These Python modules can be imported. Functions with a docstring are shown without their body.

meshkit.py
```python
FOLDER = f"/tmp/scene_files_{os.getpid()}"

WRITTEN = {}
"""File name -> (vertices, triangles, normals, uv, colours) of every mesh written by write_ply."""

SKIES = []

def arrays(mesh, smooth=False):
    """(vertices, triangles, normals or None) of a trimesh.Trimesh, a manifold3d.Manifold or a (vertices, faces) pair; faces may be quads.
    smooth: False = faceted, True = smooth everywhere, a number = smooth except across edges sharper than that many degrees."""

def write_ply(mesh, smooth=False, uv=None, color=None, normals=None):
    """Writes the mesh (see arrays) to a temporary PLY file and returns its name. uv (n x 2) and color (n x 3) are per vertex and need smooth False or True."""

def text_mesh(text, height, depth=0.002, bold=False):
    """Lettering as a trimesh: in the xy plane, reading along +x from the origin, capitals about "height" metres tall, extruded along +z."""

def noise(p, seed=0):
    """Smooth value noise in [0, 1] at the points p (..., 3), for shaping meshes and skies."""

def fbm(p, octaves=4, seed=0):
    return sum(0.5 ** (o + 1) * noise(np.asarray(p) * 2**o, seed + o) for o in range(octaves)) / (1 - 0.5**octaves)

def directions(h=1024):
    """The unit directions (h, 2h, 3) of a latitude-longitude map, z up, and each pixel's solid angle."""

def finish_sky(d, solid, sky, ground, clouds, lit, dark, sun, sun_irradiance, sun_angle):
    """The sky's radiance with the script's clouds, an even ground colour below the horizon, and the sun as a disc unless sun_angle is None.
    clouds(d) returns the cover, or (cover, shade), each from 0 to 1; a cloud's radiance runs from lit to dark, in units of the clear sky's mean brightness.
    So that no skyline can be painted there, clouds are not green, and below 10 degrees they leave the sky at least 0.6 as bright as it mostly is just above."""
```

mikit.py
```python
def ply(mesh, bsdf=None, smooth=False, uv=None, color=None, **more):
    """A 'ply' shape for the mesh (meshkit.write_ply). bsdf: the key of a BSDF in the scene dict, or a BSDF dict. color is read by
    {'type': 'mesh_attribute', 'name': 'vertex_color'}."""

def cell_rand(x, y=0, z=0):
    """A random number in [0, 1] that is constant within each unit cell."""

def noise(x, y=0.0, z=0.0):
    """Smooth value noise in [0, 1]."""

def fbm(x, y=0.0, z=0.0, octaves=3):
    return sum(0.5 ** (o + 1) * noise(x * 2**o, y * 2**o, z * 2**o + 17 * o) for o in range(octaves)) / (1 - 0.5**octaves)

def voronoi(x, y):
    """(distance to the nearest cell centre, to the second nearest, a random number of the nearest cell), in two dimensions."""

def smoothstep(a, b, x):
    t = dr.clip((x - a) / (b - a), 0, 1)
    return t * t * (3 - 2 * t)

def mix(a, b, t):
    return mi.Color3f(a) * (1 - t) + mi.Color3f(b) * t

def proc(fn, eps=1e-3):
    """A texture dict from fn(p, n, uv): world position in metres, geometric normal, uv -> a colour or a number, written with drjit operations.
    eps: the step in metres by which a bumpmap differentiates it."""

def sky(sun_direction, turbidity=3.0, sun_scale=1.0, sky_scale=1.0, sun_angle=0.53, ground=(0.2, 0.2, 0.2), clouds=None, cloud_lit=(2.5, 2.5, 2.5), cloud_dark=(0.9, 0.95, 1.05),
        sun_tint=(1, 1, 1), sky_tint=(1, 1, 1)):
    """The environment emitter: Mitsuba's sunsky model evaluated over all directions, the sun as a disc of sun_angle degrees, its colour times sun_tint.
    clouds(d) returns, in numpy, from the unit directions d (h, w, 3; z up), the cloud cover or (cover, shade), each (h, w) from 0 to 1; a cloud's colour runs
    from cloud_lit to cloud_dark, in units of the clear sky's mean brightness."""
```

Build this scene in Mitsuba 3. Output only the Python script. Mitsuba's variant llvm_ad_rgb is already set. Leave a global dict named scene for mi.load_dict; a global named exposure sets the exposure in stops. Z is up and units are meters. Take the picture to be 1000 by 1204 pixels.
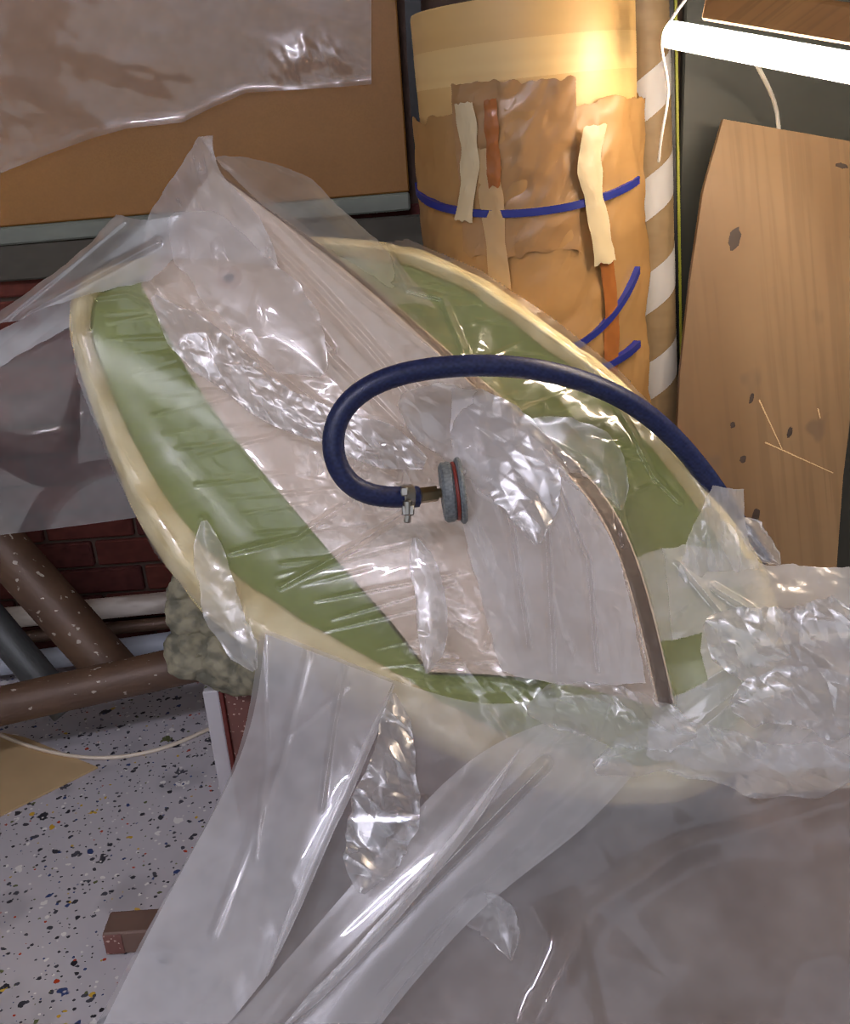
import math, random
import numpy as np, trimesh, mitsuba as mi, drjit as dr
import mikit, meshkit
from mikit import proc, noise, fbm, voronoi, smoothstep, mix, cell_rand
from scipy.ndimage import gaussian_filter, minimum_filter, distance_transform_edt, map_coordinates
from scipy.interpolate import CubicSpline, LinearNDInterpolator
from shapely.geometry import Polygon
import shapely

# ------------------------------------------------------------------ camera, sky, exposure
scene, labels = {}, {}
random.seed(4); rng = np.random.default_rng(4)
exposure = 2.9
FPX, PITCH, ROLL = 1150.0, math.radians(22), math.radians(4)
EYE = np.array([0.0, 0.0, 1.23])
FW = np.array([0, math.cos(PITCH), -math.sin(PITCH)])
UP0 = np.array([0, math.sin(PITCH), math.cos(PITCH)]); RT0 = np.array([1.0, 0, 0])
UP = UP0 * math.cos(ROLL) + RT0 * math.sin(ROLL)
RT = RT0 * math.cos(ROLL) - UP0 * math.sin(ROLL)
scene['camera'] = {'type': 'perspective', 'fov': math.degrees(2 * math.atan(500 / FPX)), 'fov_axis': 'x', 'near_clip': 0.05, 'far_clip': 100.0,
                   'to_world': mi.ScalarTransform4f().look_at(origin=EYE.tolist(), target=(EYE + FW).tolist(), up=UP.tolist())}
scene['sky'] = mikit.sky((-0.5, -0.6, 0.62), turbidity=4.0, sun_scale=0.0, sky_scale=0.55, ground=(0.25, 0.25, 0.26),
                         clouds=lambda d: 0.72 + 0 * d[..., 0], cloud_lit=(1.35, 1.33, 1.42), cloud_dark=(1.1, 1.1, 1.15))

def ray(px, py):
    d = FW + RT * ((px - 500) / FPX) - UP * ((py - 602) / FPX)
    return d
def at(px, py, zc):
    px, py, zc = (np.asarray(v, float)[..., None] for v in (px, py, zc))
    return EYE + zc * (FW + RT * ((px - 500) / FPX) - UP * ((py - 602) / FPX))
def on_y(px, py, y):
    d = ray(px, py); return EYE + d * (y / d[1])
def on_z(px, py, z):
    d = ray(px, py); return EYE + d * ((z - EYE[2]) / d[2])
def proj(p):
    q = np.asarray(p) - EYE
    z = q @ FW
    return 500 + FPX * (q @ RT) / z, 602 - FPX * (q @ UP) / z, z

# ------------------------------------------------------------------ helpers
def obj(key, mesh, bsdf, smooth=False, label=None, cat=None, group=None, kind=None, **more):
    k, i = key, 0
    while k in scene:
        i += 1; k = f'{key}_{i:03d}'
    scene[k] = mikit.ply(mesh, bsdf, smooth, **more)
    d = {n: v for n, v in (('label', label), ('category', cat), ('group', group), ('kind', kind)) if v}
    if d: labels[k] = d
    return k
def thing(key, label, cat, group=None):
    labels[key] = {'label': label, 'category': cat}
    if group: labels[key]['group'] = group
    return key
def cat_(*m): return trimesh.util.concatenate(list(m))
def cbox(c, s, ch=0.003, axes=None):
    """chamfered box, centre c, size s"""
    h = np.array(s) / 2; ch = min(ch, h.min() * 0.6); pts = []
    for sx in (-1, 1):
        for sy in (-1, 1):
            for sz in (-1, 1):
                for k in range(3):
                    v = h - ch; v[k] = h[k]
                    pts.append(v * [sx, sy, sz])
    pts = np.array(pts)
    if axes is not None: pts = pts @ np.array(axes)
    return trimesh.Trimesh(pts + np.array(c)).convex_hull
def slab(lo, hi, ch=0.003):
    lo, hi = np.array(lo, float), np.array(hi, float)
    return cbox((lo + hi) / 2, hi - lo, ch)
def unit(v): v = np.asarray(v, float); return v / np.linalg.norm(v, axis=-1, keepdims=True)
def spline(pts, n, closed=False):
    pts = np.asarray(pts, float)
    if closed: pts = np.vstack([pts, pts[:1]])
    dd = np.linalg.norm(np.diff(pts[:, :2], axis=0), axis=1) if np.abs(pts).max() > 20 else np.linalg.norm(np.diff(pts[:, :3], axis=0), axis=1)
    t = np.r_[0, np.cumsum(dd + 1e-9)]
    return CubicSpline(t, pts, bc_type='periodic' if closed else 'natural')(np.linspace(0, t[-1], n, endpoint=not closed))
def gridmesh(P, closed_u=False, closed_v=False):
    nu, nv = P.shape[:2]; idx = np.arange(nu * nv).reshape(nu, nv)
    if closed_u: idx = np.vstack([idx, idx[:1]])
    if closed_v: idx = np.hstack([idx, idx[:, :1]])
    a, b, c, d = idx[:-1, :-1].ravel(), idx[1:, :-1].ravel(), idx[1:, 1:].ravel(), idx[:-1, 1:].ravel()
    return trimesh.Trimesh(P.reshape(-1, 3), np.vstack([np.c_[a, b, c], np.c_[a, c, d]]), process=False)
def frames(path):
    t = unit(np.gradient(path, axis=0)); n = np.zeros_like(t)
    a = np.array([0.3, 0.2, 1.0]); a -= t[0] * (a @ t[0]); n[0] = unit(a)
    for i in range(1, len(t)):
        v = n[i - 1] - t[i] * (n[i - 1] @ t[i]); n[i] = unit(v)
    return t, n, np.cross(t, n)
def tube(path, r, sides=16, caps=True):
    path = np.asarray(path, float); t, n, b = frames(path)
    ang = np.arange(sides) * 2 * np.pi / sides
    r = np.broadcast_to(r, (len(path),))
    P = path[:, None] + r[:, None, None] * (np.cos(ang)[None, :, None] * n[:, None] + np.sin(ang)[None, :, None] * b[:, None])
    m = gridmesh(P, closed_v=True)
    if caps:
        v = np.vstack([m.vertices, path[:1], path[-1:]]); k = len(m.vertices); i = np.arange(sides); j = (i + 1) % sides
        f = np.vstack([m.faces, np.c_[i, j, i * 0 + k], np.c_[j + k - sides, i + k - sides, i * 0 + k + 1]])
        m = trimesh.Trimesh(v, f, process=False)
        if m.volume < 0: m.invert()
    return m
def cyl(p0, p1, r, sides=32, ch=0.0):
    p0, p1 = np.asarray(p0, float), np.asarray(p1, float); d = unit(p1 - p0)
    if ch: return tube([p0, p0 + d * 1e-5, p0 + d * ch, p1 - d * ch, p1 - d * 1e-5, p1], [r * .001, r - ch, r, r, r - ch, r * .001], sides, False)
    return tube([p0, p1], r, sides)
def surface_grid(rows, nu, nv):
    """smooth interpolation of a control net rows[i][j] = (px, py, zc)"""
    C = np.array(rows, float)
    u, v = np.linspace(0, 1, C.shape[0]), np.linspace(0, 1, C.shape[1])
    A = CubicSpline(u, C, axis=0, bc_type='natural')(np.linspace(0, 1, nu))
    return CubicSpline(v, A, axis=1, bc_type='natural')(np.linspace(0, 1, nv)) if C.shape[1] > 2 else A[:, :1] * (1 - np.linspace(0, 1, nv))[None, :, None] + A[:, 1:] * np.linspace(0, 1, nv)[None, :, None]
def normals(P):
    n = np.cross(np.gradient(P, axis=0), np.gradient(P, axis=1)); n = unit(n)
    return np.where(((EYE - P) * n).sum(-1, keepdims=True) < 0, -n, n)
def shell(P, N, d0, d1):
    """closed slab between offsets d0 and d1 of a surface grid"""
    a, b = P + N * d0, P + N * d1
    loop = np.stack([a, b]); nu, nv = P.shape[:2]
    ms = [gridmesh(a), gridmesh(b)]
    for e in ((slice(None), 0), (slice(None), -1), (0, slice(None)), (-1, slice(None))):
        ms.append(gridmesh(np.stack([a[e], b[e]])))
    m = cat_(*ms); m.merge_vertices(); trimesh.repair.fix_normals(m, multibody=False)
    return m
def creases(x, y, scale, seed, ang=0.0, aniso=1.0, octaves=3):
    """ridged noise with sharp folds, from 0 to 1; x, y in pixels-like units"""
    c, s = math.cos(ang), math.sin(ang); a, b = (c * x + s * y) / (scale * aniso), (-s * x + c * y) / scale
    out = 0; w = 0
    for o in range(octaves):
        n = meshkit.noise(np.stack([a * 2**o, b * 2**o, 0 * a + 7.3 * o + seed], -1), seed + o)
        out = out + 0.5**o * (1 - np.abs(2 * n - 1)); w += 0.5**o
    return out / w

def facets(x, y, scale, seed, ang=0.0, aniso=1.0, octaves=2):
    """crumpled film: flat facets between sharp folds, from 0 to 1"""
    c, s = math.cos(ang), math.sin(ang); a, b = (c * x + s * y) / (scale * aniso), (-s * x + c * y) / scale
    out, w = 0, 0
    for o in range(octaves):
        k = 2.3 ** o; rr = np.random.default_rng(seed + 31 * o)
        i0, i1, j0, j1 = int(np.floor(a.min() * k)) - 2, int(np.ceil(a.max() * k)) + 3, int(np.floor(b.min() * k)) - 2, int(np.ceil(b.max() * k)) + 3
        I, J = np.meshgrid(np.arange(i0, i1), np.arange(j0, j1), indexing='ij')
        pts = np.stack([I + .9 * rr.random(I.shape), J + .9 * rr.random(J.shape)], -1).reshape(-1, 2)
        h = LinearNDInterpolator(pts, rr.random(len(pts)))(a * k, b * k)
        out = out + 0.42 ** o * h; w += 0.42 ** o
    return out / w

# ------------------------------------------------------------------ materials
def rgb(r, g, b):  # from 0..255 display values
    return [(c / 255 / 12.92 if c / 255 < 0.04045 else ((c / 255 + 0.055) / 1.055) ** 2.4) for c in (r, g, b)]
def pr(color, rough=0.5, metallic=0.0, spec=0.5, **k):
    c = color if isinstance(color, dict) else {'type': 'rgb', 'value': color}
    return {'type': 'twosided', 'b': {'type': 'principled', 'base_color': c, 'roughness': rough, 'metallic': metallic, 'specular': spec, **k}}
def M(name, d): scene[name] = d; return name

def floor_fn(p, n, uv):
    x, y = p.x, p.y
    g = fbm(x * 3, y * 3, 1.0)
    col = mix(rgb(182, 178, 182), rgb(198, 193, 196), g)
    col = mix(col, mi.Color3f(rgb(120, 118, 122)), 0.35 * smoothstep(0.55, 0.8, fbm(x * 9, y * 9, 5.0)))
    wob = 0.22 * (noise(x * 190, y * 190, 3.) - 0.5) + 0.1 * (noise(x * 60, y * 60, 9.) - .5)
    for cell, thr, rmax, sd in ((0.060, 0.45, 0.20, 1), (0.022, 0.36, 0.25, 2), (0.011, 0.33, 0.27, 3), (0.036, 0.40, 0.19, 4)):
        d, _, k = voronoi(x / cell + 31 * sd, y / cell * 1.1 + 17 * sd)
        h = cell_rand(k * 9173.0, sd, 5); h2 = cell_rand(k * 7331.0, sd, 9)
        c = mix(rgb(38, 38, 44), rgb(74, 74, 84), h2)
        c = dr.select(h > 0.60, mi.Color3f(rgb(225, 222, 218)), c)
        c = dr.select(h > 0.76, mi.Color3f(rgb(52, 66, 112)), c)
        c = dr.select(h > 0.85, mi.Color3f(rgb(92, 98, 62)), c)
        c = dr.select(h > 0.91, mi.Color3f(rgb(172, 62, 38)), c)
        c = dr.select(h > 0.955, mi.Color3f(rgb(196, 160, 58)), c)
        r = rmax * (0.35 + 0.65 * cell_rand(k * 5711.0, sd, 2))
        on = smoothstep(r, r * 0.75, d + wob) * dr.select(cell_rand(k * 3313.0, sd, 7) < thr, 1.0, 0.0)
        col = mix(col, c, on)
    return col
M('mat_floor', pr(proc(floor_fn), 0.45))
def wood_fn(c0, c1, c2, ax, scale=1.0, stain=None):
    def f(p, n, uv):
        u = p.x * ax[0] + p.y * ax[1] + p.z * ax[2]
        v = p.x * (1 - abs(ax[0])) + p.y * (1 - abs(ax[1])) * 0.7 + p.z * (1 - abs(ax[2]))
        w = fbm(u * 2.2 * scale, v * 9 * scale, 2.0)
        g = fbm(u * 6 * scale, v * 160 * scale, 8.0)
        col = mix(mix(c0, c1, smoothstep(0.3, 0.7, w)), mi.Color3f(c2), 0.3 * smoothstep(0.45, 0.75, g))
        if stain is not None:
            col = mix(col, mi.Color3f(stain), 0.8 * smoothstep(0.66, 0.78, fbm(p.x * 14, p.y * 14, p.z * 9)))
        return col
    return f
M('mat_board', pr(proc(wood_fn(rgb(142, 114, 82), rgb(122, 94, 64), rgb(110, 84, 58), (0, 0, 1), 0.6, rgb(112, 90, 70))), 0.55))
M('mat_board_edge', pr(rgb(196, 160, 112), 0.6))
M('mat_knot', pr(rgb(66, 52, 44), 0.6))
M('mat_knot_ring', pr(rgb(178, 146, 118), 0.5))
M('mat_scratch', pr(rgb(205, 176, 134), 0.6))
M('mat_hardboard', pr(proc(lambda p, n, uv: mix(rgb(148, 102, 46), rgb(132, 90, 40), fbm(p.x * 5, p.z * 5, 1.)) * (0.94 + 0.12 * noise(p.x * 400, p.z * 400, 1.))), 0.5))
M('mat_batten', pr(proc(lambda p, n, uv: mix(rgb(122, 128, 116), rgb(104, 108, 100), fbm(p.x * 12, p.z * 40, 1.))), 0.6))
M('mat_lintel', pr(proc(lambda p, n, uv: mix(rgb(84, 80, 70), rgb(66, 62, 54), fbm(p.x * 14, p.z * 30, 1.))), 0.8))
M('mat_mortar', pr(proc(lambda p, n, uv: mix(rgb(92, 72, 62), rgb(76, 60, 52), fbm(p.x * 60, p.z * 60, 1.))), 0.95))
for i, c in enumerate(((98, 46, 36), (88, 40, 34), (108, 54, 42))):
    M(f'mat_brick_{i}', pr(proc((lambda c: lambda p, n, uv: mix(rgb(*c), rgb(c[0] - 22, c[1] - 14, c[2] - 9), fbm(p.x * 50, p.z * 70, 3.)))(c)), 0.95))
M('mat_dark_panel', pr(proc(lambda p, n, uv: mix(rgb(52, 54, 48), rgb(66, 66, 60), fbm(p.x * 7, p.z * 5, 1.))), 0.45))
M('mat_wall', pr(rgb(150, 146, 138), 0.9))
M('mat_ceiling', pr(rgb(190, 186, 178), 0.9))
M('mat_black', pr(rgb(24, 24, 26), 0.4))
M('mat_blackish', pr(rgb(34, 32, 34), 0.6))
M('mat_yellow', pr(rgb(150, 150, 50), 0.5))
M('mat_kraft', pr(proc(lambda p, n, uv: mix(rgb(148, 124, 92), rgb(136, 112, 80), fbm(p.x * 20, p.y * 20, p.z * 60))), 0.6))
M('mat_white_stripe', pr(rgb(190, 186, 184), 0.55))
M('mat_roll_card', pr(proc(lambda p, n, uv: mix(rgb(190, 150, 92), rgb(208, 172, 114), fbm(p.z * 26, p.x * 1.5, 1.))), 0.45))
M('mat_roll_band', pr(proc(lambda p, n, uv: mix(rgb(204, 168, 110), rgb(216, 186, 130), fbm(p.z * 40, p.x * 1.5, 1.))), 0.45))
M('mat_paper', pr(proc(lambda p, n, uv: mix(rgb(162, 124, 78), rgb(150, 111, 66), fbm(p.x * 9, p.y * 9, p.z * 6))), 0.38))
M('mat_paper_patch', pr(proc(lambda p, n, uv: mix(rgb(154, 117, 76), rgb(142, 105, 66), fbm(p.x * 12, p.y * 9, p.z * 9))), 0.33))
M('mat_masking', pr(rgb(192, 172, 136), 0.35))
M('mat_masking_clear', pr(rgb(176, 144, 102), 0.3))
M('mat_brown_tape', pr(rgb(146, 86, 40), 0.25))
M('mat_blue_strap', pr(rgb(30, 38, 112), 0.4))
M('mat_hose', pr(proc(lambda p, n, uv: mix(rgb(14, 22, 58), rgb(24, 36, 80), noise(p.x * 260, p.y * 260, p.z * 260))), 0.42))
M('mat_steel', pr(rgb(172, 168, 160), 0.28, 1.0))
M('mat_brass', pr(rgb(140, 124, 96), 0.32, 1.0))
M('mat_grey_foam', pr(proc(lambda p, n, uv: mix(rgb(132, 138, 140), rgb(88, 94, 98), noise(p.x * 300, p.y * 300, p.z * 300))), 0.55, 0.2))
M('mat_red_seal', pr(rgb(130, 52, 44), 0.4))
M('mat_green', pr(proc(lambda p, n, uv: mix(rgb(132, 146, 70), rgb(152, 165, 94), fbm(p.x * 6, p.y * 6, p.z * 6)) * (0.93 + 0.14 * fbm(p.x * 9, p.z * 150, 2.))), 0.3))
M('mat_rim', pr(proc(lambda p, n, uv: mix(rgb(240, 226, 180), rgb(216, 197, 144), smoothstep(.35, .7, fbm(p.x * 22, p.y * 22, p.z * 22)))), 0.22, clearcoat=0.6))
M('mat_core', pr(proc(lambda p, n, uv: mix(rgb(94, 74, 62), rgb(70, 54, 46), fbm(p.x * 60, p.y * 60, p.z * 60))), 0.5))
M('mat_veneer', pr(proc(lambda p, n, uv: mix(mix(rgb(226, 208, 190), rgb(208, 188, 168), fbm(p.x * 5, p.y * 3, p.z * 3)), mi.Color3f(rgb(190, 164, 140)), 0.45 * smoothstep(0.5, 0.75, fbm((p.x + 0.6 * p.z) * 90, (p.z - p.x) * 4, 3.)))), 0.45))
M('mat_clay', pr(proc(lambda p, n, uv: mix(rgb(140, 134, 112), rgb(92, 90, 76), smoothstep(.35, .7, fbm(p.x * 40, p.y * 40, p.z * 40)))), 0.7))
M('mat_redbox', pr(proc(lambda p, n, uv: mix(mix(rgb(116, 74, 66), rgb(98, 62, 56), fbm(p.x * 9, p.y * 9, p.z * 5)), mi.Color3f(rgb(176, 150, 140)), smoothstep(0.76, 0.8, noise(p.x * 190, p.y * 190, p.z * 190)))), 0.55))
M('mat_red_edge', pr(rgb(96, 38, 32), 0.6))
M('mat_base', pr(proc(lambda p, n, uv: mix(rgb(112, 86, 74), rgb(90, 70, 62), fbm(p.x * 8, p.y * 8, 4.))), 0.6))
M('mat_rust', pr(proc(lambda p, n, uv: mix(mix(rgb(104, 78, 58), rgb(74, 54, 44), fbm(p.x * 13, p.y * 13, p.z * 13)), mi.Color3f(rgb(178, 168, 156)), 0.8 * smoothstep(0.72, 0.78, fbm(p.x * 60, p.y * 110, p.z * 60)))), 0.5, 0.1))
M('mat_dark_steel', pr(rgb(78, 80, 80), 0.45, 0.3))
M('mat_pipe', pr(proc(lambda p, n, uv: mix(rgb(214, 204, 192), rgb(176, 164, 150), smoothstep(.4, .8, fbm(p.x * 14, p.y * 30, p.z * 30)))), 0.4))
M('mat_pipe_grey', pr(rgb(160, 166, 176), 0.4))
M('mat_card', pr(proc(lambda p, n, uv: mix(rgb(198, 170, 128), rgb(186, 156, 114), fbm(p.x * 9, p.y * 9, 1.))), 0.7))
M('mat_cable', pr(rgb(222, 208, 188), 0.4))
M('mat_white_cable', pr(rgb(226, 222, 214), 0.4))
M('mat_tube_cap', pr(rgb(210, 206, 200), 0.4))
M('mat_lamp_wood', pr(proc(wood_fn(rgb(168, 122, 70), rgb(150, 104, 58), rgb(110, 74, 44), (1, 0, 0))), 0.55))
M('mat_glass', {'type': 'thindielectric'})

def film(name, haze, gloss, tint=(0.9, 0.89, 0.91), alpha=0.07, var=0.5, freq=14.0):
    w = proc(lambda p, n, uv: haze * (1 - var + 2 * var * fbm(p.x * freq, p.y * freq, p.z * freq)))
    return M(name, {'type': 'blendbsdf', 'weight': w, 'clear': {'type': 'thindielectric', 'int_ior': 1.52},
        'milky': {'type': 'blendbsdf', 'weight': gloss,
            'a': {'type': 'principledthin', 'base_color': {'type': 'rgb', 'value': list(tint)}, 'roughness': 0.3, 'spec_trans': 0.0, 'diff_trans': 1.0, 'eta': 1.5},
            'b': {'type': 'twosided', 'm': {'type': 'roughconductor', 'material': 'none', 'alpha': alpha, 'specular_reflectance': {'type': 'rgb', 'value': [0.9, 0.9, 0.92]}}}}})
film('mat_film_clear', 0.09, 0.3)
film('mat_film_thin', 0.14, 0.2)
film('mat_film_mid', 0.22, 0.2)
film('mat_film_milky', 0.40, 0.14)
film('mat_film_dense', 0.6, 0.06)
film('mat_film_side', 0.13, 0.04, alpha=0.3)
film('mat_film_skirt', 0.31, 0.06, alpha=0.3)
film('mat_film_bright', 0.44, 0.42, alpha=0.1)

# ------------------------------------------------------------------ the room
WY = 2.25                     # back wall
def struct(key, mesh, mat, label=None): return obj(key, mesh, mat, kind='structure', label=label)
struct('floor', slab((-1.95, -2.2, -0.06), (1.75, WY + 0.1, 0.0), 0.001), 'mat_floor')
struct('wall_back', slab((-1.95, WY + 0.012, 0), (1.75, WY + 0.12, 2.7), 0.001), 'mat_mortar')
struct('wall_right', slab((1.65, -2.2, 0), (1.75, WY + 0.012, 2.7), 0.001), 'mat_wall')
wl = [slab((-1.95, -2.2, 0), (-1.85, WY + 0.012, 0.85), .001), slab((-1.95, -2.2, 2.35), (-1.85, WY + 0.012, 2.7), .001),
      slab((-1.95, 1.5, 0.85), (-1.85, WY + 0.012, 2.35), .001), slab((-1.95, -2.2, 0.85), (-1.85, -1.1, 2.35), .001)]
struct('wall_left', cat_(*wl), 'mat_wall')
struct('ceiling', slab((-1.95, -0.9, 2.7), (1.75, WY + 0.12, 2.8), 0.001), 'mat_ceiling')
wf = [slab((-1.95, -1.1, z), (-1.85, 1.5, z + .05), .004) for z in (.85, 1.58, 2.3)] + [slab((-1.95, y, .85), (-1.85, y + .05, 2.35), .004) for y in (-1.1, .175, 1.45)]
struct('window_1', cat_(*wf), 'mat_ceiling')
struct('window_1__pane', slab((-1.902, -1.08, .87), (-1.9, 1.48, 2.33), .0001), 'mat_glass')

for i, (cx, cy) in enumerate(((-0.75, -0.75),)):  # added lamp, out of view, for cool glints on the film creases
    k_ = f'added_ceiling_lamp_{i + 1}'
    struct(k_, slab((cx - .62, cy - .05, 2.62), (cx + .62, cy + .05, 2.70), .008), 'mat_ceiling')
    scene[k_ + '__tube'] = mikit.ply(cyl((cx - .6, cy, 2.585), (cx + .6, cy, 2.585), .019, 20), 'mat_ceiling', smooth=40, emitter={'type': 'area', 'radiance': {'type': 'rgb', 'value': [20.6, 20.2, 23.8]}})
# bricks of the back wall, one by one
bl, bh, gap = 0.215, 0.065, 0.010
pool = {}
for r in range(14):
    for k in range(10):
        x0 = -1.84 + k * (bl + gap) + (0.1125 if r % 2 else 0)
        z0 = 0.012 + r * (bh + gap)
        if x0 > 0.35: continue
        dep = 0.012 + 0.004 * rng.random()
        obj('wall_back__brick', slab((x0, WY + 0.012 - dep, z0), (x0 + bl, WY + 0.02, z0 + bh), 0.004), f'mat_brick_{rng.integers(3)}')
# concrete ledge over the bricks, then batten and hardboard
a = on_y(0, 330, WY)[2]; b0 = on_y(0, 287, WY - .03)[2]; b1 = on_y(0, 268, WY - .03)[2]
obj('concrete_lintel', slab((-1.7, WY - 0.025, a), (0.42, WY + 0.012, b0 - .001), 0.004), 'mat_lintel', label='dark grey concrete lintel running above the bricks under the grey-green batten', cat='lintel')
xr = on_y(482, 230, WY - .03)[0]
tilt = -0.028
def sheared(m, k=tilt):      # the board and its batten sit slightly out of level
    m = m.copy(); m.vertices[:, 2] -= k * (m.vertices[:, 0] - xr); return m
b0r, b1r = on_y(482, 247, WY - .03)[2], on_y(482, 226, WY - .03)[2]
k_ = (b1r - b1) / (xr - on_y(0, 268, WY - .03)[0])
def follow(m):
    m = m.copy(); m.vertices[:, 2] += k_ * (m.vertices[:, 0] - xr); return m
obj('wooden_batten', follow(slab((-1.6, WY - 0.035, b0r), (xr, WY - .002, b1r), 0.004)), 'mat_batten', label='grey-green painted batten along the lower edge of the brown hardboard', cat='batten')
obj('hardboard_panel', follow(slab((-1.6, WY - 0.026, b1r + .001), (xr, WY - .004, b1r + 0.9), 0.003)), 'mat_hardboard', label='large brown hardboard panel on the wall at the upper left behind a plastic sheet', cat='board')
# black strap hanging beside the board
s = [at(485, -40, 2.05), at(488, 60, 2.06), at(496, 160, 2.07), at(507, 292, 2.1)]
sp_ = spline(np.array([on_y(484, -40, 2.19), on_y(488, 60, 2.19), on_y(495, 160, 2.19), on_y(508, 295, 2.19), on_y(514, 420, 2.19)]), 30)
obj('black_strap', gridmesh(np.stack([sp_ + [-.016, 0, 0], sp_ + [-.016, -.004, 0], sp_ + [.016, -.004, 0], sp_ + [.016, 0, 0]], 1), closed_v=True), 'mat_black', label='black flat strap hanging between the hardboard panel and the brown paper roll', cat='strap')

# dark sheet-metal panel behind the tubes and the plywood board
x0 = on_y(800, 200, 2.215)[0]
obj('metal_sheet', slab((x0, 2.215, 0.004), (1.6, 2.24, 1.75), .004), 'mat_dark_panel', label='dark grey-green metal sheet standing at the wall behind the plywood board at the right', cat='metal sheet')
# spirit-level like bar with a yellow-green edge
p0, p1 = on_y(799, 440, 2.185), on_y(793, 60, 2.185)
bot = p0 + (p0 - p1) * (p0[2] - 0.0) / (p1[2] - p0[2])
t = thing('black_bar', 'thin black bar with a yellow-green edge standing beside the striped cardboard tube', 'bar')
ax = unit(p1 - bot); L = np.linalg.norm(p1 - bot) + .12
side = unit(np.cross(ax, [0, 1, 0])); fr = np.cross(side, ax)
A3 = np.array([side, fr, ax])
obj(t + '__body', cbox(bot + ax * L / 2 + side * 0.016, (0.03, 0.03, L), .003, A3), 'mat_black')
obj(t + '__edge', cbox(bot + ax * L / 2 - side * 0.002, (0.006, 0.026, L * .98), .001, A3), 'mat_yellow', label='yellow-green edge strip')

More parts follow.
